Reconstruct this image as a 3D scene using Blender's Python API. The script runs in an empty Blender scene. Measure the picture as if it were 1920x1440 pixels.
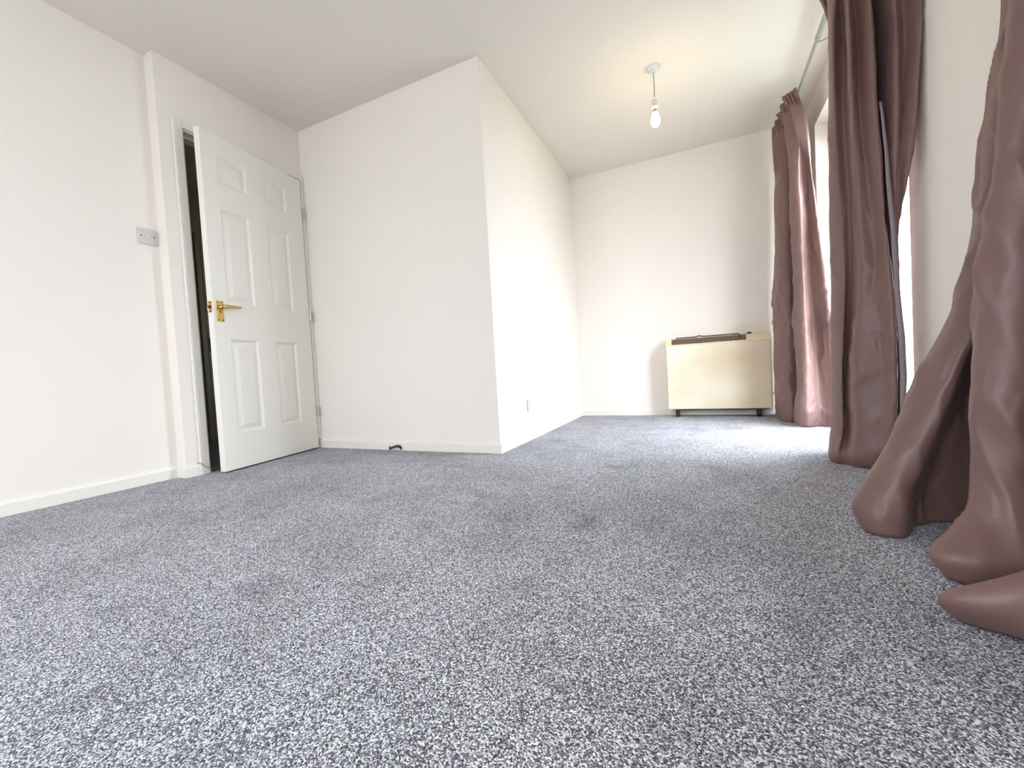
import bpy, bmesh, math, random
from mathutils import Vector, Matrix, noise

random.seed(7)
S = bpy.context.scene
COL = S.collection
R = math.radians

# ------------------------------------------------------------------ camera
YAW, PITCH, ROLL, FPX = 0.43379, -0.03269, -0.05807, 779.83
fwd = Vector((-math.sin(YAW) * math.cos(PITCH), math.cos(YAW) * math.cos(PITCH), math.sin(PITCH)))
rgt = Vector((math.cos(YAW), math.sin(YAW), 0))
upv = rgt.cross(fwd)
r2 = rgt * math.cos(ROLL) + upv * math.sin(ROLL)
u2 = -rgt * math.sin(ROLL) + upv * math.cos(ROLL)
cd = bpy.data.cameras.new('camera')
cam = bpy.data.objects.new('camera', cd)
COL.objects.link(cam)
cd.sensor_fit = 'HORIZONTAL'
cd.sensor_width = 36.0
cd.lens = 36.0 * FPX / 1920.0
cd.clip_start = 0.02
m = Matrix((r2, u2, -fwd)).transposed().to_4x4()
m.translation = (2.7155, 0.0, 0.5074)
cam.matrix_world = m
S.camera = cam

# ------------------------------------------------------------------ world, light, exposure
W = bpy.data.worlds.new('overcast_sky')
S.world = W
W.use_nodes = True
bg = W.node_tree.nodes['Background']
# overcast sky: three times brighter overhead than at the horizon, going on all round
wn = W.node_tree
g_ = wn.nodes.new('ShaderNodeTexCoord')
sx_ = wn.nodes.new('ShaderNodeSeparateXYZ')
cl_ = wn.nodes.new('ShaderNodeMath'); cl_.operation = 'MAXIMUM'; cl_.inputs[1].default_value = 0.0
ma_ = wn.nodes.new('ShaderNodeMath'); ma_.operation = 'MULTIPLY_ADD'; ma_.inputs[1].default_value = 2.0; ma_.inputs[2].default_value = 1.0
st_ = wn.nodes.new('ShaderNodeMath'); st_.operation = 'MULTIPLY'; st_.inputs[1].default_value = 5.0
wn.links.new(g_.outputs['Generated'], sx_.inputs[0]); wn.links.new(sx_.outputs['Z'], cl_.inputs[0])
wn.links.new(cl_.outputs[0], ma_.inputs[0]); wn.links.new(ma_.outputs[0], st_.inputs[0]); wn.links.new(st_.outputs[0], bg.inputs['Strength'])
bg.inputs['Color'].default_value = (0.88, 0.95, 1.06, 1)
S.view_settings.view_transform = 'Standard'
S.view_settings.look = 'None'
S.view_settings.gamma = 1.0
S.view_settings.use_curve_mapping = False
S.view_settings.exposure = 1.30

H = 2.4            # ceiling
XR = 3.52          # right wall plane
X1, Y1, Y2, Y3 = 1.557, 2.278, 4.18, 1.358   # boxed-in corner, back wall, jog in the left wall
YB = -2.3          # wall behind the camera
XL = -0.084        # recessed stretch of the left wall
WIN1 = (2.31, 3.80, 0.07, 2.17)
WIN2 = (-1.75, -0.25, 1.0, 2.12)
WIN3_ADDED = (0.5, 2.5, 0.85, 2.12)   # unseen window added behind the camera to light the boxed corner (x range)
WT = 0.26          # outer wall thickness

for i, (a, b, c, d) in enumerate((WIN1, WIN2)):
    L = bpy.data.lights.new('daylight_portal', 'AREA')
    L.shape = 'RECTANGLE'
    L.size = d - c
    L.size_y = b - a
    L.cycles.is_portal = True
    o = bpy.data.objects.new('daylight_portal', L)
    COL.objects.link(o)
    o.location = (XR + WT + 0.01, (a + b) / 2, (c + d) / 2)
    o.rotation_euler = (0, R(90), 0)

L = bpy.data.lights.new('daylight_portal', 'AREA')
L.shape = 'RECTANGLE'; L.size = WIN3_ADDED[1] - WIN3_ADDED[0]; L.size_y = WIN3_ADDED[3] - WIN3_ADDED[2]; L.cycles.is_portal = True
o = bpy.data.objects.new('daylight_portal', L); COL.objects.link(o)
o.location = ((WIN3_ADDED[0] + WIN3_ADDED[1]) / 2, YB - 0.2 - 0.01, (WIN3_ADDED[2] + WIN3_ADDED[3]) / 2); o.rotation_euler = (R(90), 0, 0)

# ------------------------------------------------------------------ materials
def new_mat(name):
    mt = bpy.data.materials.new(name)
    mt.use_nodes = True
    nt = mt.node_tree
    return mt, nt, nt.nodes['Principled BSDF']

def N(nt, typ, **kw):
    n = nt.nodes.new(typ)
    for k, v in kw.items():
        if k in n.inputs:
            n.inputs[k].default_value = v
        else:
            setattr(n, k, v)
    return n

def ramp(nt, stops, fac=None):
    n = nt.nodes.new('ShaderNodeValToRGB')
    cr = n.color_ramp
    while len(cr.elements) < len(stops):
        cr.elements.new(0.5)
    for e, (p, c) in zip(cr.elements, stops):
        e.position = p
        e.color = (*c, 1) if len(c) == 3 else c
    if fac is not None:
        nt.links.new(fac, n.inputs[0])
    return n

def plain(name, col, rough=0.5, metal=0.0, var=0.04, vscale=6.0, bump=0.0, bscale=200.0, spec=0.5):
    mt, nt, b = new_mat(name)
    tc = N(nt, 'ShaderNodeTexCoord')
    ns = N(nt, 'ShaderNodeTexNoise', Scale=vscale, Detail=4.0)
    nt.links.new(tc.outputs['Object'], ns.inputs['Vector'])
    lo = tuple(max(0, c * (1 - var)) for c in col)
    hi = tuple(min(1, c * (1 + var)) for c in col)
    rp = ramp(nt, [(0.3, lo), (0.7, hi)], ns.outputs['Fac'])
    nt.links.new(rp.outputs['Color'], b.inputs['Base Color'])
    b.inputs['Roughness'].default_value = rough
    b.inputs['Metallic'].default_value = metal
    b.inputs['Specular IOR Level'].default_value = spec
    if bump > 0:
        n2 = N(nt, 'ShaderNodeTexNoise', Scale=bscale, Detail=3.0)
        nt.links.new(tc.outputs['Object'], n2.inputs['Vector'])
        bp = N(nt, 'ShaderNodeBump', Strength=bump, Distance=0.002)
        nt.links.new(n2.outputs['Fac'], bp.inputs['Height'])
        nt.links.new(bp.outputs['Normal'], b.inputs['Normal'])
    return mt

M = {}
M['wall'] = plain('white_emulsion', (0.87, 0.80, 0.73), 0.75, var=0.012, vscale=1.5, bump=0.05, bscale=160, spec=0.2)
M['ceiling'] = plain('ceiling_paint', (0.85, 0.785, 0.715), 0.9, var=0.012, vscale=1.2, bump=0.06, bscale=90, spec=0.1)
M['gloss'] = plain('cream_gloss_paint', (0.84, 0.80, 0.72), 0.35, var=0.015, vscale=3, bump=0.02, bscale=60)
M['door'] = plain('white_door_paint', (0.86, 0.82, 0.75), 0.38, var=0.012, vscale=2, bump=0.04, bscale=120)
M['brass'] = plain('brass', (0.62, 0.42, 0.13), 0.28, 1.0, var=0.1, vscale=40)
M['dark_metal'] = plain('dark_bronze', (0.05, 0.035, 0.025), 0.4, 0.6, var=0.2)
M['steel'] = plain('steel_hinge', (0.55, 0.52, 0.46), 0.35, 0.9)
M['plastic'] = plain('white_plastic', (0.80, 0.80, 0.78), 0.35, var=0.01)
M['switch'] = plain('grey_white_plastic', (0.60, 0.59, 0.56), 0.35, var=0.01)
M['screw'] = plain('dark_screw', (0.06, 0.05, 0.04), 0.5, 0.3)
M['upvc'] = plain('white_upvc', (0.85, 0.86, 0.87), 0.3, var=0.01)
M['rail'] = plain('silver_rail', (0.36, 0.37, 0.36), 0.45, 0.3, var=0.03)
M['black'] = plain('black_metal', (0.012, 0.011, 0.011), 0.5, 0.0)
M['flex'] = plain('brown_flex', (0.085, 0.05, 0.04), 0.5)
M['whiteflex'] = plain('dusty_flex', (0.42, 0.34, 0.26), 0.6)
M['pipe'] = plain('brown_pipe', (0.07, 0.05, 0.04), 0.45, 0.3, var=0.2, vscale=80)
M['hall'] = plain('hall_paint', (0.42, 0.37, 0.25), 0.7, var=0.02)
M['ground'] = plain('dark_outdoor_ground', (0.12, 0.13, 0.10), 0.9, var=0.1)  # unseen ground, darkened to weaken light bounced up through the windows
M['lining'] = plain('curtain_lining', (0.30, 0.25, 0.26), 0.8, var=0.1, vscale=90, bump=0.3, bscale=500)
M['grey_wire'] = plain('grey_wire', (0.3, 0.29, 0.26), 0.5)

# glass that lets daylight straight through and mirrors at grazing angles
mt = bpy.data.materials.new('window_glass'); mt.use_nodes = True
nt = mt.node_tree; nt.nodes.clear()
out = N(nt, 'ShaderNodeOutputMaterial'); tr = N(nt, 'ShaderNodeBsdfTransparent'); gl = N(nt, 'ShaderNodeBsdfGlossy', Roughness=0.02)
fr = N(nt, 'ShaderNodeFresnel', IOR=1.3); mx = N(nt, 'ShaderNodeMixShader')
tr.inputs['Color'].default_value = (0.97, 0.985, 0.98, 1)
ge = N(nt, 'ShaderNodeNewGeometry'); ii = N(nt, 'ShaderNodeMapRange')   # same reflectance on entering and leaving the thin pane
ii.inputs['To Min'].default_value = 1.3; ii.inputs['To Max'].default_value = 1 / 1.3
nt.links.new(ge.outputs['Backfacing'], ii.inputs['Value']); nt.links.new(ii.outputs['Result'], fr.inputs['IOR'])
nt.links.new(fr.outputs[0], mx.inputs[0]); nt.links.new(tr.outputs[0], mx.inputs[1]); nt.links.new(gl.outputs[0], mx.inputs[2]); nt.links.new(mx.outputs[0], out.inputs[0])
M['glass'] = mt

# lit bulb
mt, nt, b = new_mat('lit_bulb')
b.inputs['Base Color'].default_value = (1, 0.95, 0.85, 1)
b.inputs['Emission Color'].default_value = (1.0, 0.80, 0.50, 1)
b.inputs['Emission Strength'].default_value = 26.0
M['bulb'] = mt

# carpet: flecked grey loop pile
def carpet(name, gain=1.0):
    mt, nt, b = new_mat(name)
    tc = N(nt, 'ShaderNodeTexCoord')
    P = tc.outputs['Object']
    ln = nt.links.new
    # tufts
    vo = N(nt, 'ShaderNodeTexVoronoi', Scale=430.0, Randomness=1.0)
    dn = N(nt, 'ShaderNodeTexNoise', Scale=180.0, Detail=1.0)
    ln(P, dn.inputs['Vector'])
    mv = N(nt, 'ShaderNodeMixRGB', blend_type='ADD'); mv.inputs[0].default_value = 0.0025
    ln(P, mv.inputs[1]); ln(dn.outputs['Color'], mv.inputs[2]); ln(mv.outputs[0], vo.inputs['Vector'])
    sep = N(nt, 'ShaderNodeSeparateColor'); ln(vo.outputs['Color'], sep.inputs[0])
    fleck = ramp(nt, [(0.0, (0.025, 0.025, 0.03)), (0.32, (0.10, 0.10, 0.11)), (0.6, (0.30, 0.30, 0.315)), (0.9, (0.68, 0.675, 0.69))], sep.outputs[0])
    n1 = N(nt, 'ShaderNodeTexNoise', Scale=300.0, Detail=2.0, Roughness=0.7); ln(P, n1.inputs['Vector'])
    r1 = ramp(nt, [(0.32, (0.50, 0.50, 0.51)), (0.68, (1.45, 1.45, 1.45))], n1.outputs['Fac'])
    m1 = N(nt, 'ShaderNodeMixRGB', blend_type='MULTIPLY'); m1.inputs[0].default_value = 1.0
    ln(fleck.outputs[0], m1.inputs[1]); ln(r1.outputs[0], m1.inputs[2])
    # brushed pile and worn darker patches
    n2 = N(nt, 'ShaderNodeTexNoise', Scale=2.6, Detail=3.0, Roughness=0.55); ln(P, n2.inputs['Vector'])
    r2_ = ramp(nt, [(0.30, (0.80, 0.80, 0.80)), (0.6, (1.04, 1.04, 1.04))], n2.outputs['Fac'])
    m2 = N(nt, 'ShaderNodeMixRGB', blend_type='MULTIPLY'); m2.inputs[0].default_value = 1.0
    ln(m1.outputs[0], m2.inputs[1]); ln(r2_.outputs[0], m2.inputs[2])
    n3 = N(nt, 'ShaderNodeTexNoise', Scale=5.0, Detail=2.0, Roughness=0.6); ln(P, n3.inputs['Vector'])
    r3 = ramp(nt, [(0.57, (1, 1, 1)), (0.74, (0.70, 0.70, 0.71))], n3.outputs['Fac'])
    m3 = N(nt, 'ShaderNodeMixRGB', blend_type='MULTIPLY'); m3.inputs[0].default_value = 1.0
    ln(m2.outputs[0], m3.inputs[1]); ln(r3.outputs[0], m3.inputs[2])
    g = N(nt, 'ShaderNodeMixRGB', blend_type='MULTIPLY'); g.inputs[0].default_value = 1.0
    g.inputs[2].default_value = (gain, gain * 0.985, gain * 1.02, 1); ln(m3.outputs[0], g.inputs[1])
    ln(g.outputs[0], b.inputs['Base Color'])
    b.inputs['Roughness'].default_value = 0.95
    b.inputs['Specular IOR Level'].default_value = 0.1
    b.inputs['Sheen Weight'].default_value = 0.15
    inv = N(nt, 'ShaderNodeMath', operation='SUBTRACT'); inv.inputs[0].default_value = 1.0
    sc = N(nt, 'ShaderNodeMath', operation='MULTIPLY'); sc.inputs[1].default_value = 1.0
    ln(vo.outputs['Distance'], sc.inputs[0]); ln(sc.outputs[0], inv.inputs[1])
    bp = N(nt, 'ShaderNodeBump', Strength=0.7, Distance=0.004); ln(inv.outputs[0], bp.inputs['Height'])
    ln(bp.outputs['Normal'], b.inputs['Normal'])
    return mt
M['carpet'] = carpet('flecked_grey_carpet', 1.42)
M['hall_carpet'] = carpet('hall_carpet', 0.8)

# faux-silk curtain fabric with slubs
def silk(name, col):
    mt, nt, b = new_mat(name)
    ln = nt.links.new
    tc = N(nt, 'ShaderNodeTexCoord')
    mp = N(nt, 'ShaderNodeMapping'); mp.inputs['Scale'].default_value = (40, 40, 700)
    ln(tc.outputs['Object'], mp.inputs['Vector'])
    ns = N(nt, 'ShaderNodeTexNoise', Scale=1.0, Detail=3.0); ln(mp.outputs[0], ns.inputs['Vector'])
    rp = ramp(nt, [(0.35, tuple(c * 0.95 for c in col)), (0.70, tuple(c * 1.05 for c in col))], ns.outputs['Fac'])
    ln(rp.outputs[0], b.inputs['Base Color'])
    b.inputs['Roughness'].default_value = 0.44
    b.inputs['Specular IOR Level'].default_value = 0.42
    b.inputs['Sheen Weight'].default_value = 0.06
    b.inputs['Sheen Roughness'].default_value = 0.4
    b.inputs['Sheen Tint'].default_value = (1.0, 0.82, 0.85, 1)
    bp = N(nt, 'ShaderNodeBump', Strength=0.05, Distance=0.001); ln(ns.outputs['Fac'], bp.inputs['Height'])
    ln(bp.outputs['Normal'], b.inputs['Normal'])
    return mt
M['silk'] = silk('mauve_brown_silk', (0.190, 0.108, 0.094))

# aged cream enamel of the heater
mt, nt, b = new_mat('aged_cream_enamel')
tc = N(nt, 'ShaderNodeTexCoord')
ns = N(nt, 'ShaderNodeTexNoise', Scale=2.6, Detail=2.0); nt.links.new(tc.outputs['Object'], ns.inputs['Vector'])
rp = ramp(nt, [(0.40, (0.80, 0.72, 0.56)), (0.75, (0.70, 0.57, 0.38))], ns.outputs['Fac'])
# heat-scorch stain spreading under the outlet grille
mp = N(nt, 'ShaderNodeMapping'); mp.inputs['Location'].default_value = (-1.55, 0, -1.62); mp.inputs['Scale'].default_value = (2.6, 0.0, 3.2)
nt.links.new(tc.outputs['Object'], mp.inputs['Vector'])
gr = N(nt, 'ShaderNodeTexGradient', gradient_type='SPHERICAL'); nt.links.new(mp.outputs[0], gr.inputs['Vector'])
ml = N(nt, 'ShaderNodeMath', operation='MULTIPLY'); ml.inputs[1].default_value = 0.75; nt.links.new(gr.outputs['Fac'], ml.inputs[0])
ms = N(nt, 'ShaderNodeMixRGB'); ms.inputs[2].default_value = (0.50, 0.33, 0.16, 1)
nt.links.new(ml.outputs[0], ms.inputs[0]); nt.links.new(rp.outputs[0], ms.inputs[1]); nt.links.new(ms.outputs[0], b.inputs['Base Color'])
b.inputs['Roughness'].default_value = 0.4
M['enamel'] = mt
M['fin'] = plain('scorched_enamel', (0.42, 0.31, 0.20), 0.45, var=0.15, vscale=30)
M['enamel_top'] = plain('yellowed_enamel', (0.78, 0.66, 0.43), 0.4, var=0.05)

# ------------------------------------------------------------------ mesh helpers
def obj(name, bm, mat, parent=None, smooth=False, kind=None):
    me = bpy.data.meshes.new(name)
    bmesh.ops.recalc_face_normals(bm, faces=bm.faces)
    bm.to_mesh(me); bm.free()
    me.materials.append(M[mat] if isinstance(mat, str) else mat)
    if smooth:
        for p in me.polygons: p.use_smooth = True
    o = bpy.data.objects.new(name, me)
    COL.objects.link(o)
    if parent is not None: o.parent = parent
    if kind: o['kind'] = kind
    return o

def empty(name, loc=(0, 0, 0), rot=(0, 0, 0)):
    o = bpy.data.objects.new(name, None)
    o.empty_display_size = 0.1
    COL.objects.link(o)
    o.location = loc; o.rotation_euler = rot
    return o

def tag(o, label, cat, group=None):
    o['label'] = label; o['category'] = cat
    if group: o['group'] = group
    return o

def struct(o, label, cat):
    o['kind'] = 'structure'; o['label'] = label; o['category'] = cat
    return o

def box(bm, x0, x1, y0, y1, z0, z1, bev=0.0, seg=2):
    vs = [bm.verts.new((x, y, z)) for x in (x0, x1) for y in (y0, y1) for z in (z0, z1)]
    fs = [(0, 1, 3, 2), (4, 6, 7, 5), (0, 4, 5, 1), (2, 3, 7, 6), (0, 2, 6, 4), (1, 5, 7, 3)]
    faces = [bm.faces.new([vs[i] for i in f]) for f in fs]
    if bev > 0:
        es = list({e for f in faces for e in f.edges})
        bmesh.ops.bevel(bm, geom=es, offset=bev, segments=seg, affect='EDGES', profile=0.5)
    return bm

def boxes(*bs, bev=0.0):
    bm = bmesh.new()
    for b in bs: box(bm, *b, bev=bev)
    return bm

def lathe(bm, prof, n=32, origin=(0, 0, 0), axis='z'):
    rings = []
    for r, h in prof:
        ring = []
        for i in range(n):
            a = 2 * math.pi * i / n
            c, s = r * math.cos(a), r * math.sin(a)
            p = {'z': (c, s, h), 'x': (h, c, s), 'y': (c, h, s)}[axis]
            ring.append(bm.verts.new(Vector(p) + Vector(origin)))
        rings.append(ring)
    for a, b in zip(rings, rings[1:]):
        for i in range(n):
            bm.faces.new((a[i], a[(i + 1) % n], b[(i + 1) % n], b[i]))
    bm.faces.new(rings[0][::-1]); bm.faces.new(rings[-1])
    return bm

def catmull(pts, n):
    pts = [Vector(p) for p in pts]
    P = [pts[0] * 2 - pts[1]] + pts + [pts[-1] * 2 - pts[-2]]
    res = []
    k = len(pts) - 1
    for j in range(n + 1):
        t = j / n * k
        i = min(int(t), k - 1); t -= i
        a, b, c, d = P[i:i + 4]
        res.append(0.5 * ((2 * b) + (c - a) * t + (2 * a - 5 * b + 4 * c - d) * t * t + (3 * b - a - 3 * c + d) * t ** 3))
    return res

def tube(bm, pts, r, n=10, samples=None):
    path = catmull(pts, samples) if samples else [Vector(p) for p in pts]
    rings = []
    ref = Vector((0.31, 0.2, 0.93)).normalized()
    for i, p in enumerate(path):
        t = (path[min(i + 1, len(path) - 1)] - path[max(i - 1, 0)]).normalized()
        a = t.cross(ref)
        if a.length < 1e-3: a = t.cross(Vector((1, 0, 0)))
        a.normalize(); b = t.cross(a)
        rings.append([bm.verts.new(p + (a * math.cos(2 * math.pi * k / n) + b * math.sin(2 * math.pi * k / n)) * r) for k in range(n)])
    for a, b in zip(rings, rings[1:]):
        for k in range(n):
            bm.faces.new((a[k], a[(k + 1) % n], b[(k + 1) % n], b[k]))
    bm.faces.new(rings[0][::-1]); bm.faces.new(rings[-1])
    return bm

def prism_profile(bm, prof, p0, p1, outward):
    """extrude a (depth, height) profile from p0 to p1; depth goes along outward"""
    p0, p1, n = Vector(p0), Vector(p1), Vector(outward).normalized()
    a = [bm.verts.new(p0 + n * d + Vector((0, 0, h))) for d, h in prof]
    b = [bm.verts.new(p1 + n * d + Vector((0, 0, h))) for d, h in prof]
    k = len(prof)
    for i in range(k):
        bm.faces.new((a[i], a[(i + 1) % k], b[(i + 1) % k], b[i]))
    bm.faces.new(a[::-1]); bm.faces.new(b)
    return bm

# ------------------------------------------------------------------ room shell
struct(obj('floor', boxes((-0.0, XR, YB, Y2, -0.1, 0.0), (XL, 0.0, YB, Y3, -0.1, 0.0)), 'carpet'), 'flecked grey loop pile carpet covering the whole room floor', 'floor')
struct(obj('ceiling', boxes((-0.2, XR + WT, YB - 0.2, Y2 + 0.1, H, H + 0.1)), 'ceiling'), 'plain off-white painted ceiling over the bedroom', 'ceiling')
OY0, OY1, OZ = 1.462, 2.262, 2.04       # door opening incl. lining
struct(obj('wall_left', boxes((-0.13, 0, Y3, OY0 - 0.0, 0, H), (-0.13, 0, OY0, OY1, OZ, H), (-0.13, 0, OY1, Y1, 0, H)), 'wall'),
       'white wall around the part-open panelled door', 'wall')
struct(obj('wall_left_recess', boxes((-0.2, XL, YB, Y3, 0, H)), 'wall'), 'white wall set back a little, carrying the light switch', 'wall')
struct(obj('wall_boxed_corner', boxes((-0.13, X1, Y1, Y1 + 0.1, 0, H), (X1 - 0.1, X1, Y1 + 0.1, Y2, 0, H)), 'wall'),
       'white boxed-in corner jutting into the room beside the door', 'wall')
struct(obj('wall_back', boxes((X1 - 0.1, XR, Y2, Y2 + 0.1, 0, H)), 'wall'), 'white far wall behind the cream heater', 'wall')
struct(obj('wall_rear', boxes((-0.2, WIN3_ADDED[0], YB - 0.2, YB, 0, H), (WIN3_ADDED[1], XR, YB - 0.2, YB, 0, H), (WIN3_ADDED[0], WIN3_ADDED[1], YB - 0.2, YB, 0, WIN3_ADDED[2]), (WIN3_ADDED[0], WIN3_ADDED[1], YB - 0.2, YB, WIN3_ADDED[3], H)), 'wall'), 'white wall behind the viewer', 'wall')
rw = bmesh.new()
segs = [YB - 0.2, WIN2[0], WIN2[1], WIN1[0], WIN1[1], Y2 + 0.1]
for i in (0, 2, 4): box(rw, XR, XR + WT, segs[i], segs[i + 1], -0.1, H)
for a, b, c, d in (WIN1, WIN2):
    box(rw, XR, XR + WT, a, b, d, H)
    box(rw, XR, XR + WT, a, b, -0.1, c)
struct(obj('wall_right', rw, 'wall'), 'white window wall on the right behind the curtains', 'wall')
struct(obj('ground', boxes((XR + WT, 14, -10, 14, -0.25, -0.15)), 'ground'), 'unseen ground outside the windows, coloured dark to cut bounced light', 'ground')

# hall behind the door
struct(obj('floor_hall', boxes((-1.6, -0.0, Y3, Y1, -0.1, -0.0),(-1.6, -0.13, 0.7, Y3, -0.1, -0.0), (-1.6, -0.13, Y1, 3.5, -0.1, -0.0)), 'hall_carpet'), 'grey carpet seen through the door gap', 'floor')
struct(obj('wall_hall', boxes((-1.7, -1.6, 0.7, 3.5, 0, H), (-1.7, -0.13, 0.6, 0.7, 0, H), (-1.7, -1.1, 3.5, 3.6, 0, H), (-0.8, -0.13, 3.5, 3.6, 0, H), (-1.1, -0.8, 3.5, 3.6, 0, 1.2), (-1.1, -0.8, 3.5, 3.6, 1.5, H), (-0.23, -0.2, 0.7, Y3, 0, H), (-0.23, -0.13, Y1, 3.5, 0, H)), 'hall'),  # includes an unseen end-wall opening added to let daylight into the hall
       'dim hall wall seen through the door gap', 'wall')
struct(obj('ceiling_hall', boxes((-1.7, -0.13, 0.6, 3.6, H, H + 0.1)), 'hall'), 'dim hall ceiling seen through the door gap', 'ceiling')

# skirting
SK = [(0, 0.0), (0.014, 0.0), (0.014, 0.052), (0.009, 0.064), (0.0, 0.066)]
def skirt(name, p0, p1, out, label):
    bm = bmesh.new(); prism_profile(bm, SK, p0, p1, out)
    return struct(obj(name, bm, 'gloss'), label, 'baseboard')
skirt('baseboard_left', (XL, YB, 0), (XL, Y3 - 0.014, 0), (1, 0, 0), 'cream skirting board under the light switch wall')
bm = bmesh.new()
prism_profile(bm, SK, (XL + 0.0, Y3, 0), (0.0, Y3, 0), (0, -1, 0)); prism_profile(bm, SK, (0, Y3 - 0.014, 0), (0, 1.425, 0), (1, 0, 0))
struct(obj('baseboard_left_jog', bm, 'gloss'), 'short cream skirting stepping out beside the door frame', 'baseboard')
skirt('baseboard_boxed_front', (0.0, Y1, 0), (X1 + 0.014, Y1, 0), (0, -1, 0), 'cream skirting between the door and the boxed corner')
skirt('baseboard_boxed_side', (X1, Y1, 0), (X1, Y2, 0), (1, 0, 0), 'cream skirting along the side of the boxed corner')
skirt('baseboard_back', (X1 + 0.014, Y2, 0), (XR, Y2, 0), (0, -1, 0), 'cream skirting running behind the heater')
skirt('baseboard_right', (XR, WIN1[0] - 0.01, 0), (XR, YB, 0), (-1, 0, 0), 'cream skirting under the right wall between the curtains')
skirt('baseboard_rear', (XR - 0.014, YB, 0), (XL + 0.014, YB, 0), (0, 1, 0), 'cream skirting behind the viewer')

# ------------------------------------------------------------------ door frame
fr = struct(empty('trim_1', (0, OY0, 0)), 'cream painted frame around the part-open door', 'door frame')
def fpart(name, bs, mat='gloss', bev=0.002):
    o = obj(name, boxes(*[(a, b, c - OY0, d - OY0, e, f) for a, b, c, d, e, f in bs], bev=bev), mat, fr); return o
LI = 0.022
fpart('jamb', [(-0.135, 0.004, OY0, OY0 + LI, 0, OZ)])
fpart('jamb', [(-0.135, 0.004, OY1 - LI, OY1, 0, OZ)])
fpart('head', [(-0.135, 0.004, OY0 + LI, OY1 - LI, OZ - LI, OZ)])
fpart('architrave', [(0.0, 0.018, 1.425, OY0 + 0.012, 0, OZ + 0.035)], bev=0.004)
fpart('architrave', [(0.0, 0.018, OY1 - 0.012, Y1 - 0.001, 0.066, OZ + 0.035)], bev=0.004)
fpart('architrave', [(0.0, 0.018, OY0 + 0.012, OY1 - 0.012, OZ - 0.012, OZ + 0.035)], bev=0.004)
fpart('door_stop', [(-0.075, -0.045, OY0 + LI, OY0 + LI + 0.012, 0, OZ - LI)])
fpart('door_stop', [(-0.075, -0.045, OY1 - LI - 0.012, OY1 - LI, 0, OZ - LI)])
fpart('door_stop', [(-0.075, -0.045, OY0 + LI + 0.012, OY1 - LI - 0.012, OZ - LI - 0.012, OZ - LI)])

# ------------------------------------------------------------------ part-open six-panel door
# local frame: u from the hinge (0) to the free edge (DW), v = thickness (0 = room face, negative to the back)
DW, DH, DT = 0.756, 2.0, 0.040
A = Vector((0.146, 1.487)); Bp = Vector((0.030, 2.234))
dirv = (A - Bp).normalized()
door = struct(empty('door_1', (Bp.x, Bp.y, 0.010)), 'white six-panel door standing a little open with brass lever handle', 'door')
door.rotation_euler = (0, 0, math.atan2(dirv.y, dirv.x))
# local +x runs to the free edge; local +y points to the room side
cols = [(0.145, 0.330), (0.463, 0.660)]            # from the hinge
rows = [(0.215, 0.785), (1.005, 1.570), (1.715, 1.885)]
us = [0] + [v for c in cols for v in c] + [DW]
zs = [0] + [v for c in rows for v in c] + [DH]
bm = bmesh.new()
def leaf_side(yf):
    g = [[bm.verts.new((u, yf, z)) for z in zs] for u in us]
    for i in range(len(us) - 1):
        for j in range(len(zs) - 1):
            if i in (1, 3) and j in (1, 3, 5): continue
            bm.faces.new((g[i][j], g[i + 1][j], g[i + 1][j + 1], g[i][j + 1]))
    return g
ga = leaf_side(0.0); gb = leaf_side(-DT)
nu, nz = len(us), len(zs)
for i in range(nu - 1):
    for j in (0, nz - 1): bm.faces.new((ga[i][j], ga[i + 1][j], gb[i + 1][j], gb[i][j]))
for j in range(nz - 1):
    for i in (0, nu - 1): bm.faces.new((ga[i][j], ga[i][j + 1], gb[i][j + 1], gb[i][j]))
obj('leaf', bm, 'door', door)
for c in cols:
    for r in rows:
        bm = bmesh.new()
        prof = [(0, 0), (0.006, -0.003), (0.013, -0.0105), (0.017, -0.011), (0.020, -0.010), (0.046, -0.003), (0.049, -0.0025)]
        rings = []
        for side in (0, 1):
            rs = []
            for ins, dep in prof:
                y = dep if side == 0 else -DT - dep
                rs.append([bm.verts.new(p) for p in ((c[0] + ins, y, r[0] + ins), (c[1] - ins, y, r[0] + ins), (c[1] - ins, y, r[1] - ins), (c[0] + ins, y, r[1] - ins))])
            for a, b in zip(rs, rs[1:]):
                for k in range(4): bm.faces.new((a[k], a[(k + 1) % 4], b[(k + 1) % 4], b[k]))
            bm.faces.new(rs[-1]); rings.append(rs[0])
        for k in range(4): bm.faces.new((rings[0][k], rings[0][(k + 1) % 4], rings[1][(k + 1) % 4], rings[1][k]))
        obj('panel', bm, 'door', door)
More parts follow.
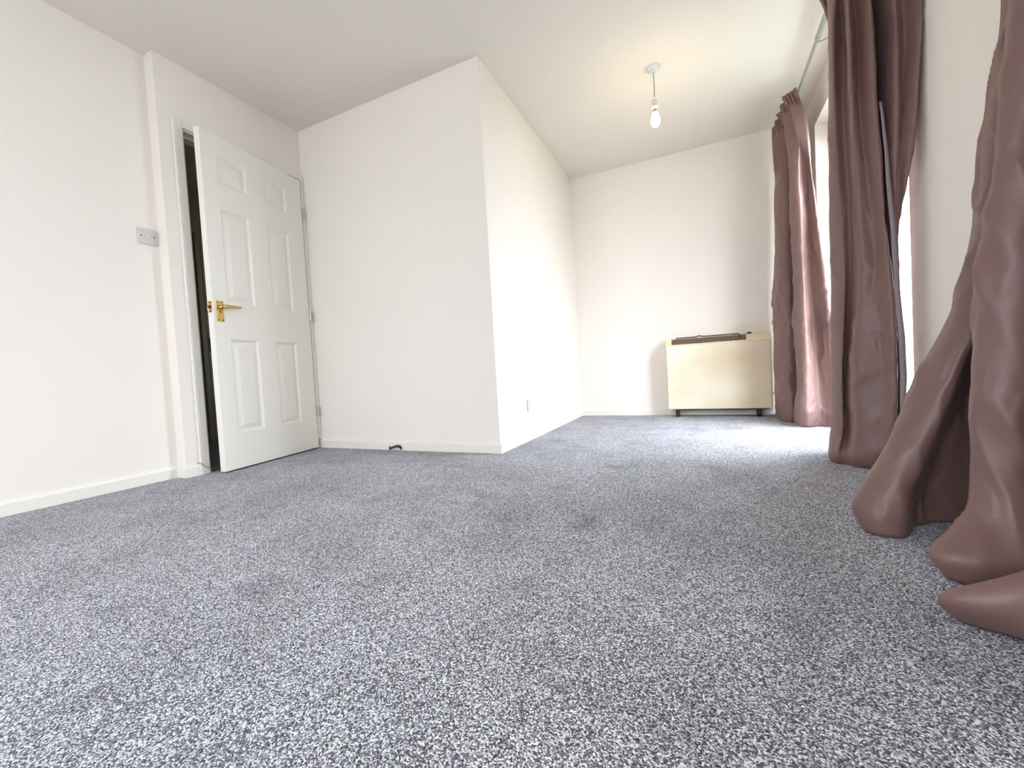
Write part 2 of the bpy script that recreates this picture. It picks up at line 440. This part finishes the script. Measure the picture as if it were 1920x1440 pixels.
# lever handle with back plate (room side) and its twin on the hall side
def handle(sgn, y0):
    h = obj('lever_handle', box(bmesh.new(), DW - 0.062, DW - 0.018, min(y0, y0 + sgn * 0.006), max(y0, y0 + sgn * 0.006), 0.885, 1.005, bev=0.002), 'brass', door)
    h['label'] = 'brass back plate with lever'
    bm = bmesh.new()
    zc = 0.968; xc = DW - 0.040
    lathe(bm, [(0.0105, 0), (0.0105, 0.004), (0.008, 0.006), (0.008, 0.045), (0.006, 0.047)] if sgn > 0 else [(0.0105, 0), (0.0105, -0.004), (0.008, -0.006), (0.008, -0.045), (0.006, -0.047)], 20, (xc, y0 + sgn * 0.006, zc), 'y')
    yl = y0 + sgn * 0.043
    # tapering lever towards the hinge
    secs = [(xc + 0.010, 0.008, 0.011), (xc - 0.015, 0.008, 0.0105), (xc - 0.05, 0.007, 0.009), (xc - 0.09, 0.006, 0.0075), (xc - 0.108, 0.004, 0.005)]
    rr = []
    for k, (x, hy, hz) in enumerate(secs):
        rr.append([bm.verts.new((x, yl + hy * math.cos(2 * math.pi * q / 12), zc + 0.002 * k + hz * math.sin(2 * math.pi * q / 12))) for q in range(12)])
    for a, b in zip(rr, rr[1:]):
        for q in range(12): bm.faces.new((a[q], a[(q + 1) % 12], b[(q + 1) % 12], b[q]))
    bm.faces.new(rr[0]); bm.faces.new(rr[-1])
    obj('lever', bm, 'brass', h, smooth=True)
    for sx in (-0.054, -0.026):
        for sz in (0.893, 0.997):
            bm = bmesh.new()
            lathe(bm, [(0.0035, 0), (0.0035, sgn * 0.0015), (0.002, sgn * 0.002)], 12, (DW + sx, y0 + sgn * 0.006, sz), 'y')
            obj('screw', bm, 'dark_metal', h)
    bm = bmesh.new(); lathe(bm, [(0.004, 0), (0.004, sgn * 0.001)], 12, (xc, y0 + sgn * 0.0062, 0.945), 'y')
    box(bm, xc - 0.0018, xc + 0.0018, min(y0 + sgn * 0.0062, y0 + sgn * 0.0072), max(y0 + sgn * 0.0062, y0 + sgn * 0.0072), 0.932, 0.945)
    obj('keyhole', bm, 'black', h)
handle(1, 0.0); handle(-1, -DT)
lp = obj('latch_plate', box(bmesh.new(), DW, DW + 0.0018, -0.031, -0.008, 0.935, 1.000), 'brass', door)
obj('latch_bolt', box(bmesh.new(), DW + 0.0018, DW + 0.010, -0.026, -0.014, 0.958, 0.976, bev=0.002), 'dark_metal', lp)
for sz in (0.942, 0.993):
    bm = bmesh.new(); lathe(bm, [(0.004, 0), (0.004, 0.0012)], 12, (DW + 0.0018, -0.0195, sz), 'x'); obj('screw', bm, 'dark_metal', lp)
for hz in (0.275, 1.0, 1.755):
    bm = bmesh.new()
    for k in range(3):
        lathe(bm, [(0.0062, hz - 0.04 + k * 0.027), (0.0062, hz - 0.04 + k * 0.027 + 0.0255)], 14, (-0.006, 0.006, 0))
    hg = obj('hinge', bm, 'steel', door, smooth=False)
    bm = bmesh.new(); box(bm, -0.003, -0.0005, -0.03, 0.004, hz - 0.04, hz + 0.041); obj('hinge_leaf', bm, 'steel', hg)

# ------------------------------------------------------------------ hall door seen through the gap
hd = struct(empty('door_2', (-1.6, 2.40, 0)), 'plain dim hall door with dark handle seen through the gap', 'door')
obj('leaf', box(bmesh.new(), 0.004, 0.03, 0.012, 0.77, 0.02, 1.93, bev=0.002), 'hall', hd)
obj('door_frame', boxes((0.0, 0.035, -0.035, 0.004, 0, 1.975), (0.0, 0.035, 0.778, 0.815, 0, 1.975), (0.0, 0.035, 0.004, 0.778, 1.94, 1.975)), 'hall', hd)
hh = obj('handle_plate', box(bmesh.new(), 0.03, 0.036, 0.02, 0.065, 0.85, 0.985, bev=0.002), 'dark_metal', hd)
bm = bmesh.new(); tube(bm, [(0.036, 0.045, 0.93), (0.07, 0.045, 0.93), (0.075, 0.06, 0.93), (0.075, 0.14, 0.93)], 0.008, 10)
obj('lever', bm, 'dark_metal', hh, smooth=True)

# ------------------------------------------------------------------ windows
def window(name, win, label, ncas, rear=False):
    a, b, c, d = win
    o = struct(empty(name, (a, YB - 0.1, c) if rear else (XR + WT - 0.09, a, c), (0, 0, -math.pi / 2) if rear else (0, 0, 0)), label, 'window')
    if rear: o.location.x = a
    w, h = b - a, d - c
    f = 0.055
    def fp(nm, y0, y1, z0, z1, x0=-0.03, x1=0.035, bev=0.004, mat='upvc', par=None):
        return obj(nm, box(bmesh.new(), x0, x1, y0, y1, z0, z1, bev=bev), mat, par or o)
    fp('frame_stile', 0, f, 0, h); fp('frame_stile', w - f, w, 0, h)
    fp('frame_rail', f, w - f, 0, f); fp('frame_rail', f, w - f, h - f, h)
    cw = (w - 2 * f) / ncas
    for i in range(ncas):
        y0, y1 = f + i * cw, f + (i + 1) * cw
        s = 0.048
        if i: fp('mullion', y0 - 0.02, y0 + 0.02, f, h - f, -0.035, 0.03)
        bm = boxes((-0.045, 0.0, y0 + 0.012, y0 + 0.012 + s, f, h - f), (-0.045, 0.0, y1 - 0.012 - s, y1 - 0.012, f, h - f),
                   (-0.045, 0.0, y0 + 0.012 + s, y1 - 0.012 - s, f, f + s), (-0.045, 0.0, y0 + 0.012 + s, y1 - 0.012 - s, h - f - s, h - f), bev=0.003)
        cs = obj('casement', bm, 'upvc', o)
        fp('pane', y0 + 0.012 + s - 0.004, y1 - 0.012 - s + 0.004, f + s - 0.004, h - f - s + 0.004, -0.02, -0.014, 0, 'glass', cs)
        hx = y1 - 0.03 if i % 2 == 0 else y0 + 0.03
        fp('window_handle', hx - 0.01, hx + 0.01, h * 0.45, h * 0.45 + 0.12, -0.075, -0.046, 0.004, 'plastic', cs)
    return o
window('window_1', WIN1, 'tall white glazed window between the two far curtains', 2)
window('window_2', WIN2, 'white window beside the viewer behind the near curtain', 3)
window('window_3_added', WIN3_ADDED, 'unseen white window added behind the viewer for frontal daylight', 3, True)
bm = bmesh.new(); box(bm, XR - 0.03, XR + WT - 0.12, WIN2[0] - 0.0, WIN2[1] + 0.0, WIN2[2] - 0.0, WIN2[2] + 0.022, bev=0.004)
struct(obj('trim_2', bm, 'gloss'), 'white sill board of the near window', 'window sill')

# ------------------------------------------------------------------ curtain poles
RX, RZ = 3.378, 2.304
def pole(y0, yj, y1, ybr, label):
    o = tag(empty('curtain_pole', (RX, y0, RZ)), label, 'curtain pole', 'curtain poles')
    bm = bmesh.new(); lathe(bm, [(0.0125, 0), (0.0125, yj - y0)], 20, (0, 0, 0), 'y'); obj('outer_tube', bm, 'rail', o, smooth=False)
    bm = bmesh.new(); lathe(bm, [(0.0092, yj - y0), (0.0092, y1 - y0)], 20, (0, 0, 0), 'y'); obj('inner_tube', bm, 'rail', o)
    bm = bmesh.new(); lathe(bm, [(0.0140, yj - y0 - 0.012), (0.0140, yj - y0 + 0.006)], 20, (0, 0, 0), 'y'); obj('joint_collar', bm, 'rail', o)
    for ye, s in ((0.0, -1), (y1 - y0, 1)):
        bm = bmesh.new(); lathe(bm, [(0.011, ye), (0.011, ye + s * 0.008), (0.019, ye + s * 0.018), (0.022, ye + s * 0.03), (0.017, ye + s * 0.044), (0.006, ye + s * 0.052)], 20, (0, 0, 0), 'y')
        obj('finial', bm, 'rail', o, smooth=True)
    for yb in ybr:
        bm = bmesh.new()
        tube(bm, [(0, yb - y0, -0.013), (0.03, yb - y0, -0.014), (0.08, yb - y0, 0.0), (XR - RX - 0.003, yb - y0, 0.02)], 0.0045, 8, 14)
        br = obj('bracket', bm, 'rail', o, smooth=True)
        bm = bmesh.new(); lathe(bm, [(0.022, XR - RX - 0.006), (0.022, XR - RX)], 20, (0, yb - y0, 0.02), 'x'); obj('wall_plate', bm, 'rail', br)
    return o
pole(2.02, 2.99, 4.06, (2.06, 3.01, 4.03), 'silver pole carrying the two far curtains above the window')
pole(-2.2, -0.3, 1.66, (-2.15, -0.28, 1.63), 'silver pole above the near curtain at the right edge')

# ------------------------------------------------------------------ curtains
def smooth_interp(keys, z):
    """keys: list of (z, pts) from top to bottom; monotone cubic-ish blend"""
    for (za, pa), (zb, pb) in zip(keys, keys[1:]):
        if za >= z >= zb:
            t = (za - z) / (za - zb) if za != zb else 0
            return pa, pb, t
    return keys[-1][1], keys[-1][1], 0

def curtain_rows(keys, nu, nz, ztop, zbot, seed, wr=0.006, pleat=0.010, pn=46, wr_low=1.0, zpow=1.0):
    K = len(keys)
    zk = [k[0] for k in keys]
    rows = []
    for j in range(nz + 1):
        z = ztop + (zbot - ztop) * (j / nz)
        # Catmull-Rom across the key sections
        i = 0
        while i < K - 2 and z < zk[i + 1]: i += 1
        t = (zk[i] - z) / (zk[i] - zk[i + 1])
        t = min(max(t, 0), 1)
        a = keys[max(i - 1, 0)][1]; b = keys[i][1]; c = keys[i + 1][1]; d = keys[min(i + 2, K - 1)][1]
        ctrl = []
        for q in range(len(b)):
            pa, pb, pc, pd = (Vector(v[q]) for v in (a, b, c, d))
            dz = zk[i] - zk[i + 1]
            ma = (pc - pa) / ((zk[max(i - 1, 0)] - zk[i + 1]) or 1) * dz
            mb = (pd - pb) / ((zk[i] - zk[min(i + 2, K - 1)]) or 1) * dz
            h00 = 2 * t ** 3 - 3 * t * t + 1; h10 = t ** 3 - 2 * t * t + t; h01 = -2 * t ** 3 + 3 * t * t; h11 = t ** 3 - t * t
            ctrl.append(pb * h00 + ma * h10 + pc * h01 + mb * h11)
        line = catmull(ctrl, nu)
        rows.append((z, line))
    out = []
    for j, (z, line) in enumerate(rows):
        row = []
        for i, p in enumerate(line):
            tn = (line[min(i + 1, nu)] - line[max(i - 1, 0)])
            if tn.length > 1e-9: tn.normalize()
            nn = Vector((tn.y, -tn.x))
            u = i / nu
            top = ztop - z
            g = max(0.0, 1 - top / 0.13) ** 0.7
            d = pleat * g * math.sin(2 * math.pi * pn * u) * (0.75 + 0.25 * math.sin(17 * u))
            # two draw-cord lines pinch the pleats
            # wrinkles: diagonal creases, stronger lower down
            fz = min(1, top / 0.5) * (0.35 + 0.65 * min(1, (ztop - z) / 1.4) * wr_low)
            q1 = Vector((p.x * 8 + seed, p.y * 8, z * 3.0))
            q2 = Vector((p.x * 11 + seed * 2 + z * 2.5, p.y * 11 - z * 2.0, z * 5.5))
            q3 = Vector((p.x * 24 + seed * 3 - z * 7, p.y * 24 + z * 6, z * 11))
            c2 = max(0.0, 1 - abs(noise.noise(q2)) * 4.0); c3 = max(0.0, 1 - abs(noise.noise(q3)) * 3.5)
            w = noise.noise(q1) * 0.7 + c2 * 0.45 * (0.5 + noise.noise(q1 * 1.7)) + c3 * 0.22 * (0.4 + noise.noise(q1 * 2.3))
            d += wr * fz * w
            row.append(Vector((p.x + nn.x * d, p.y + nn.y * d, z)))
        out.append(row)
    return out

def sheet(rows, i0=0, i1=None):
    bm = bmesh.new()
    i1 = len(rows[0]) - 1 if i1 is None else i1
    g = [[bm.verts.new(r[i]) for i in range(i0, i1 + 1)] for r in rows]
    for a, b in zip(g, g[1:]):
        for k in range(len(a) - 1): bm.faces.new((a[k], a[k + 1], b[k + 1], b[k]))
    return bm

def offset_rows(rows, d):
    out = []
    for r in rows:
        q = []
        for i, p in enumerate(r):
            t = r[min(i + 1, len(r) - 1)] - r[max(i - 1, 0)]; t.z = 0
            if t.length > 1e-9: t.normalize()
            q.append(p + Vector((t.y, -t.x, 0)) * d)
        out.append(q)
    return out

def make_curtain(base, keys, label, seed, nu=260, nz=150, ztop=2.30, zbot=0.004, band=None, **kw):
    root = tag(empty('curtain', base), label, 'curtain', 'mauve brown curtains')
    B = Vector(base)
    rows = curtain_rows(keys, nu, nz, ztop, zbot, seed, **kw)
    rows = [[p - B for p in r] for r in rows]
    nh = max(2, int(nz * 0.075 / (ztop - zbot)))
    def solid(o, th):
        md = o.modifiers.new('thickness', 'SOLIDIFY'); md.thickness = th; md.offset = 0
    o = obj('fabric_panel', sheet(rows[nh:]), 'silk', root, smooth=True); solid(o, 0.003)
    o = obj('pleated_heading', sheet(rows[:nh + 1]), 'silk', root, smooth=True); solid(o, 0.006)
    if band:
        bz0, bz1, path = band
        n = 80
        bm = bmesh.new(); prev = None
        for j in range(n + 1):
            z = bz0 + (bz1 - bz0) * j / n
            c = catmull([Vector(q) for q in path], n)[j]
            w = c.z
            wob = 0.003 * noise.noise(Vector((z * 9, 1.3, seed)))
            a = Vector((c.x + wob, c.y, z)) - B; b = Vector((c.x + w + wob, c.y + 0.006, z)) - B
            cur = (bm.verts.new(a), bm.verts.new(b))
            if prev: bm.faces.new((prev[0], prev[1], cur[1], cur[0]))
            prev = cur
        o = obj('lining_edge', bm, 'lining', root, smooth=True); solid(o, 0.003)
        o['label'] = 'pale lining strip along the edge'
    return root

# far curtain, against the back corner of the window
K1 = [
 (2.30, [(3.345,4.00),(3.285,3.95),(3.340,3.90),(3.285,3.85),(3.340,3.80),(3.285,3.75),(3.340,3.69),(3.29,3.63),(3.340,3.58),(3.29,3.53),(3.340,3.48),(3.345,3.45)]),
 (2.12,  [(3.35,4.01),(3.275,3.95),(3.355,3.88),(3.275,3.82),(3.35,3.78),(3.39,3.80),(3.34,3.66),(3.295,3.58),(3.37,3.50),(3.325,3.46),(3.385,3.46),(3.405,3.48)]),
 (1.75,  [(3.36,4.03),(3.285,3.95),(3.268,3.83),(3.295,3.76),(3.35,3.75),(3.40,3.80),(3.36,3.62),(3.305,3.50),(3.345,3.44),(3.385,3.49),(3.415,3.44),(3.430,3.47)]),
 (1.25,  [(3.35,4.03),(3.27,3.95),(3.250,3.82),(3.285,3.745),(3.345,3.74),(3.40,3.80),(3.36,3.62),(3.300,3.50),(3.350,3.43),(3.400,3.50),(3.445,3.43),(3.468,3.46)]),
 (0.80,  [(3.34,4.03),(3.25,3.95),(3.235,3.81),(3.275,3.73),(3.340,3.73),(3.40,3.80),(3.36,3.61),(3.305,3.50),(3.350,3.42),(3.410,3.50),(3.475,3.42),(3.515,3.45)]),
 (0.35,  [(3.33,4.03),(3.24,3.94),(3.222,3.78),(3.270,3.70),(3.335,3.71),(3.40,3.79),(3.36,3.60),(3.300,3.49),(3.345,3.41),(3.420,3.48),(3.495,3.42),(3.545,3.44)]),
 (0.10,  [(3.32,4.03),(3.24,3.94),(3.222,3.75),(3.275,3.66),(3.335,3.68),(3.39,3.78),(3.35,3.58),(3.285,3.47),(3.335,3.39),(3.420,3.44),(3.485,3.40),(3.515,3.43)]),
 (0.0,   [(3.32,4.03),(3.25,3.94),(3.235,3.74),(3.280,3.65),(3.335,3.67),(3.38,3.77),(3.35,3.57),(3.295,3.465),(3.340,3.405),(3.420,3.44),(3.475,3.41),(3.505,3.43)]),
]
make_curtain((3.34, 3.75, 0), K1, 'mauve-brown pleated curtain hanging beside the cream heater', 3.1, nu=300, nz=190, pn=40, wr=0.022)

# curtain at the near side of the tall window
K2 = [
 (2.30, [(3.345,2.62),(3.295,2.585),(3.345,2.55),(3.295,2.51),(3.345,2.47),(3.29,2.43),(3.345,2.40),(3.29,2.37),(3.345,2.34),(3.29,2.31),(3.345,2.28),(3.30,2.25),(3.345,2.21),(3.29,2.17),(3.345,2.13),(3.347,2.10)]),
 (1.95,  [(3.47,2.60),(3.35,2.57),(3.45,2.53),(3.33,2.48),(3.40,2.44),(3.285,2.37),(3.285,2.31),(3.325,2.34),(3.318,2.24),(3.35,2.28),(3.375,2.20),(3.415,2.34),(3.43,2.18),(3.462,2.19),(3.495,2.13),(3.507,2.24)]),
 (1.50,  [(3.47,2.60),(3.35,2.57),(3.45,2.53),(3.33,2.48),(3.40,2.44),(3.275,2.37),(3.278,2.31),(3.315,2.32),(3.320,2.24),(3.355,2.26),(3.390,2.21),(3.425,2.36),(3.44,2.19),(3.472,2.20),(3.497,2.15),(3.507,2.25)]),
 (1.15,  [(3.46,2.60),(3.345,2.57),(3.44,2.53),(3.33,2.48),(3.40,2.44),(3.268,2.37),(3.278,2.30),(3.318,2.30),(3.330,2.24),(3.370,2.24),(3.405,2.21),(3.425,2.37),(3.435,2.23),(3.455,2.21),(3.470,2.19),(3.478,2.27)]),
 (0.85,  [(3.46,2.62),(3.345,2.58),(3.44,2.54),(3.33,2.49),(3.40,2.44),(3.268,2.37),(3.285,2.29),(3.312,2.30),(3.335,2.24),(3.380,2.23),(3.415,2.20),(3.425,2.34),(3.455,2.29),(3.468,2.30),(3.47,2.36),(3.46,2.46)]),
 (0.40,  [(3.46,2.62),(3.34,2.58),(3.43,2.54),(3.32,2.49),(3.39,2.44),(3.255,2.38),(3.272,2.305),(3.296,2.36),(3.305,2.25),(3.375,2.21),(3.43,2.19),(3.44,2.32),(3.468,2.28),(3.478,2.30),(3.475,2.36),(3.46,2.47)]),
 (0.14,  [(3.46,2.62),(3.33,2.58),(3.42,2.54),(3.31,2.49),(3.38,2.44),(3.240,2.37),(3.262,2.29),(3.285,2.32),(3.300,2.23),(3.365,2.19),(3.420,2.19),(3.44,2.32),(3.465,2.28),(3.475,2.30),(3.475,2.36),(3.46,2.47)]),
 (0.05,  [(3.46,2.62),(3.33,2.58),(3.42,2.54),(3.31,2.49),(3.38,2.44),(3.232,2.36),(3.235,2.28),(3.265,2.27),(3.295,2.22),(3.355,2.19),(3.405,2.20),(3.43,2.32),(3.46,2.29),(3.47,2.31),(3.47,2.36),(3.46,2.47)]),
 (0.0,   [(3.46,2.62),(3.33,2.58),(3.42,2.54),(3.31,2.49),(3.38,2.44),(3.240,2.36),(3.245,2.29),(3.275,2.28),(3.300,2.24),(3.350,2.22),(3.395,2.22),(3.42,2.32),(3.455,2.29),(3.465,2.31),(3.47,2.36),(3.46,2.47)]),
]
BAND2 = (1.50, 0.15, [(3.398,2.198,0.009),(3.409,2.192,0.015),(3.419,2.188,0.018),(3.426,2.184,0.020),(3.432,2.178,0.022),(3.424,2.178,0.016)])
make_curtain((3.34, 2.5, 0), K2, 'mauve-brown curtain hanging in the middle, between window glare and bare wall', 8.4, nu=400, nz=190, pn=56, wr=0.013, band=BAND2)

# near curtain spilling onto the carpet at the right edge
K3 = [
 (2.30,  [(3.345,1.56),(3.295,1.52),(3.345,1.48),(3.295,1.44),(3.345,1.40),(3.295,1.36),(3.345,1.32),(3.295,1.28),(3.345,1.24),(3.295,1.20),(3.345,1.16),(3.295,1.11),(3.345,1.06),(3.295,1.01),(3.34,0.97)]),
 (1.40,  [(3.505,1.60),(3.450,1.56),(3.428,1.49),(3.445,1.455),(3.475,1.48),(3.485,1.44),(3.450,1.38),(3.365,1.34),(3.392,1.30),(3.47,1.36),(3.370,1.18),(3.47,1.14),(3.37,1.06),(3.46,1.01),(3.38,0.93)]),
 (1.00,  [(3.505,1.62),(3.420,1.57),(3.387,1.49),(3.412,1.45),(3.46,1.50),(3.490,1.46),(3.450,1.38),(3.318,1.31),(3.355,1.265),(3.46,1.35),(3.355,1.16),(3.47,1.12),(3.36,1.04),(3.46,0.98),(3.37,0.90)]),
 (0.63,  [(3.505,1.66),(3.380,1.60),(3.328,1.50),(3.365,1.45),(3.43,1.53),(3.490,1.50),(3.460,1.39),(3.282,1.30),(3.328,1.25),(3.45,1.34),(3.345,1.14),(3.46,1.10),(3.35,1.01),(3.45,0.95),(3.36,0.87)]),
 (0.40,  [(3.505,1.70),(3.320,1.63),(3.242,1.51),(3.300,1.45),(3.37,1.56),(3.490,1.55),(3.470,1.40),(3.262,1.29),(3.312,1.235),(3.44,1.33),(3.340,1.12),(3.45,1.09),(3.34,0.99),(3.45,0.93),(3.35,0.84)]),
 (0.20,  [(3.505,1.72),(3.260,1.64),(3.158,1.50),(3.225,1.445),(3.31,1.57),(3.485,1.57),(3.470,1.40),(3.250,1.28),(3.305,1.22),(3.44,1.31),(3.340,1.11),(3.44,1.08),(3.30,0.975),(3.45,0.91),(3.33,0.82)]),
 (0.12,  [(3.505,1.72),(3.235,1.64),(3.120,1.49),(3.190,1.438),(3.285,1.57),(3.480,1.58),(3.470,1.39),(3.232,1.26),(3.300,1.20),(3.43,1.27),(3.335,1.10),(3.44,1.07),(3.20,0.975),(3.44,0.90),(3.32,0.80)]),
 (0.055, [(3.505,1.72),(3.222,1.63),(3.100,1.48),(3.172,1.422),(3.27,1.56),(3.470,1.58),(3.460,1.38),(3.168,1.215),(3.255,1.165),(3.42,1.22),(3.320,1.10),(3.43,1.06),(3.095,0.985),(3.43,0.89),(3.31,0.80)]),
 (0.0,   [(3.505,1.71),(3.225,1.61),(3.118,1.465),(3.168,1.42),(3.27,1.55),(3.470,1.57),(3.460,1.37),(3.198,1.205),(3.265,1.175),(3.41,1.21),(3.320,1.10),(3.42,1.06),(3.125,1.015),(3.42,0.90),(3.31,0.80)]),
]
make_curtain((3.34, 1.2, 0), K3, 'large mauve-brown curtain at the right edge spilling onto the carpet', 5.7, nu=400, nz=190, pn=52, wr=0.020)

# ------------------------------------------------------------------ pendant lamp
pl = tag(empty('pendant_lamp', (2.493, 2.922, H)), 'bare lit bulb hanging on a short flex from the ceiling', 'lamp')
bm = bmesh.new(); lathe(bm, [(0.043, 0), (0.043, -0.006), (0.038, -0.013), (0.022, -0.018), (0.018, -0.028), (0.008, -0.032)], 36); obj('ceiling_rose', bm, 'plastic', pl, smooth=True)
bm = bmesh.new(); tube(bm, [(0, 0, -0.03), (0.0015, 0, -0.09), (0.0005, 0, -0.15), (0, 0, -0.195)], 0.0034, 10, 20); obj('flex', bm, 'whiteflex', pl, smooth=True)
bm = bmesh.new(); lathe(bm, [(0.006, -0.185), (0.010, -0.198), (0.017, -0.208), (0.0185, -0.212), (0.0185, -0.216), (0.0165, -0.218), (0.0165, -0.240), (0.0195, -0.242), (0.0195, -0.250), (0.0165, -0.252), (0.0165, -0.262)], 28)
lh = obj('lamp_holder', bm, 'plastic', pl, smooth=True)
bm = bmesh.new(); lathe(bm, [(0.0189, -0.2125), (0.0192, -0.214), (0.0189, -0.2155)], 28); obj('cap_ring', bm, 'whiteflex', lh)
bm = bmesh.new(); lathe(bm, [(0.0145, -0.262), (0.0145, -0.282)], 28); obj('bulb_cap', bm, 'brass', pl, smooth=True)
bm = bmesh.new(); lathe(bm, [(0.0145, -0.282), (0.018, -0.292), (0.0245, -0.308), (0.0285, -0.326), (0.0290, -0.340), (0.0255, -0.356), (0.018, -0.367), (0.008, -0.3735), (0.001, -0.3745)], 32); obj('bulb', bm, 'bulb', pl, smooth=True)

# ------------------------------------------------------------------ storage heater
HX0, HX1, HF, HB = 2.408, 3.222, 4.0, Y2 - 0.015
hw = HX1 - HX0
ht = tag(empty('storage_heater', (HX0, HF, 0)), 'cream storage heater with top grille on black feet', 'heater')
dep = HB - HF
bm = bmesh.new(); box(bm, 0, hw, 0.012, dep, 0.075, 0.640, bev=0.004); obj('body', bm, 'enamel', ht)
bm = bmesh.new(); box(bm, 0.004, hw - 0.004, 0, 0.0115, 0.072, 0.640, bev=0.004); obj('front_panel', bm, 'enamel', ht)
# sloped top cap with grille slot
bm = bmesh.new()
sx0, sx1 = 0.050, 0.640
def pf(x): return [bm.verts.new((x, y, z)) for y, z in ((0.002, 0.641), (0.002, 0.650), (0.042, 0.700), (dep, 0.703), (dep, 0.641))]
sects = [pf(x) for x in (0, sx0, sx1, hw)]
for k, (a, b) in enumerate(zip(sects, sects[1:])):
    for q in range(5):
        if k == 1 and q == 1: continue
        bm.faces.new((a[q], a[(q + 1) % 5], b[(q + 1) % 5], b[q]))
bm.faces.new(sects[0][::-1]); bm.faces.new(sects[-1])
cap = obj('top_cap', bm, 'enamel_top', ht)
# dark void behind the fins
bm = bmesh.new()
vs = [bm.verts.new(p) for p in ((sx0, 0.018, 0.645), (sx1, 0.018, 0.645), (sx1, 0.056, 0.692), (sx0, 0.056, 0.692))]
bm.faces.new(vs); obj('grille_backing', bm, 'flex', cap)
fin = None
nf = 46
for i in range(nf):
    x = sx0 + (sx1 - sx0) * (i + 0.5) / nf
    if fin is None:
        bm = bmesh.new()
        pr = ((0.0015, 0.6500), (0.0415, 0.7000), (0.050, 0.694), (0.010, 0.645))
        a = [bm.verts.new((-0.0020, y, z)) for y, z in pr]; b = [bm.verts.new((0.0020, y, z)) for y, z in pr]
        for q in range(4): bm.faces.new((a[q], a[(q + 1) % 4], b[(q + 1) % 4], b[q]))
        bm.faces.new(a[::-1]); bm.faces.new(b)
        fin = obj('grille_fin', bm, 'fin', cap); fin.location.x = x
    else:
        f2 = fin.copy(); COL.objects.link(f2); f2.parent = cap; f2.location.x = x
bm = bmesh.new(); lathe(bm, [(0.017, 0.7025), (0.017, 0.712), (0.014, 0.716)], 20, (0.665, 0.055, 0)); obj('control_knob', bm, 'black', ht)
for x in (0.060, 0.705):
    bm = boxes((x, x + 0.028, 0.030, 0.060, 0.0, 0.075), (x, x + 0.028, 0.030, dep - 0.02, 0.0, 0.010), (x, x + 0.028, dep - 0.05, dep - 0.02, 0.010, 0.075))
    obj('foot', bm, 'black', ht)
bm = boxes((0.06, 0.74, 0.008, 0.020, 0.062, 0.0745)); obj('base_rail', bm, 'black', ht)

# brown flex lying along the heater top
bm = bmesh.new()
tube(bm, [(2.495, 4.048, 0.7082), (2.60, 4.050, 0.7085), (2.66, 4.052, 0.7095), (2.69, 4.050, 0.7165), (2.72, 4.052, 0.7095), (2.85, 4.050, 0.7085), (2.96, 4.046, 0.7090), (2.992, 4.034, 0.7065), (2.999, 4.018, 0.686), (2.997, 4.010, 0.675)], 0.0055, 8, 70)
tag(obj('loose_flex', bm, 'flex', smooth=True), 'thin brown flex lying along the heater top', 'cable')
# supply lead at the heater's right side
bm = bmesh.new()
tube(bm, [(HX1 + 0.0045, 4.12, 0.17), (3.25, 4.115, 0.19), (3.27, 4.10, 0.14), (3.262, 4.09, 0.07), (3.245, 4.07, 0.022), (3.240, 4.08, 0.0055), (3.238, 4.14, 0.005)], 0.004, 8, 60)
tag(obj('supply_lead', bm, 'grey_wire', smooth=True), 'grey supply lead drooping between the heater and far curtain', 'cable')

# ------------------------------------------------------------------ switch, socket, pipe, wire
sw = tag(empty('light_switch', (XL, 1.302, 1.372)), 'square off-white blank switch plate on the left wall', 'wall plate')
bm = bmesh.new(); box(bm, 0, 0.009, -0.044, 0.044, -0.044, 0.044, bev=0.003); obj('plate', bm, 'switch', sw)
bm = bmesh.new(); lathe(bm, [(0.014, 0.0085), (0.014, 0.0105), (0.012, 0.011)], 24, (0, 0, 0), 'x'); obj('centre_disc', bm, 'switch', sw)
for s in (-1, 1):
    bm = bmesh.new(); lathe(bm, [(0.0036, 0.0085), (0.0036, 0.0098), (0.002, 0.0102)], 12, (0, s * 0.030, 0), 'x'); obj('screw', bm, 'screw', sw)

so = tag(empty('power_socket', (X1, 2.775, 0.250)), 'white wall socket low on the boxed corner side', 'socket')
bm = bmesh.new(); box(bm, 0, 0.010, -0.043, 0.043, -0.043, 0.043, bev=0.003); pt = obj('plate', bm, 'switch', so)
for (y, z, w, h) in ((0, 0.018, 0.004, 0.008), (-0.011, -0.004, 0.008, 0.004), (0.011, -0.004, 0.008, 0.004)):
    bm = bmesh.new(); box(bm, 0.0095, 0.0103, y - w / 2, y + w / 2, z - h / 2, z + h / 2); obj('pin_hole', bm, 'screw', pt)
bm = bmesh.new(); box(bm, 0.010, 0.0135, -0.030, -0.018, 0.014, 0.034, bev=0.001); obj('rocker', bm, 'plastic', so)

pp = tag(empty('pipe_stub', (0.765, Y1 - 0.014, 0.03)), 'short capped brown pipe stub poking out of the skirting', 'pipe')
bm = bmesh.new(); tube(bm, [(0.03, 0.010, -0.028), (0.028, -0.008, -0.004), (0.014, -0.026, 0.004), (-0.022, -0.045, -0.006)], 0.0085, 12, 24); obj('tube', bm, 'pipe', pp, smooth=True)
bm = bmesh.new(); tube(bm, [(-0.019, -0.0435, -0.0052), (-0.030, -0.049, -0.0084)], 0.0112, 14); obj('end_cap', bm, 'black', pp)

bm = bmesh.new()
tube(bm, [(0.0045, 1.412, 0.074), (0.022, 1.424, 0.068), (0.024, 1.445, 0.045), (0.022, 1.468, 0.032), (0.008, 1.492, 0.026), (-0.06, 1.50, 0.012), (-0.2, 1.52, 0.004)], 0.0022, 8, 50)
tag(obj('telephone_wire', bm, 'grey_wire', smooth=True), 'thin grey wire running round the foot of the door frame', 'cable')
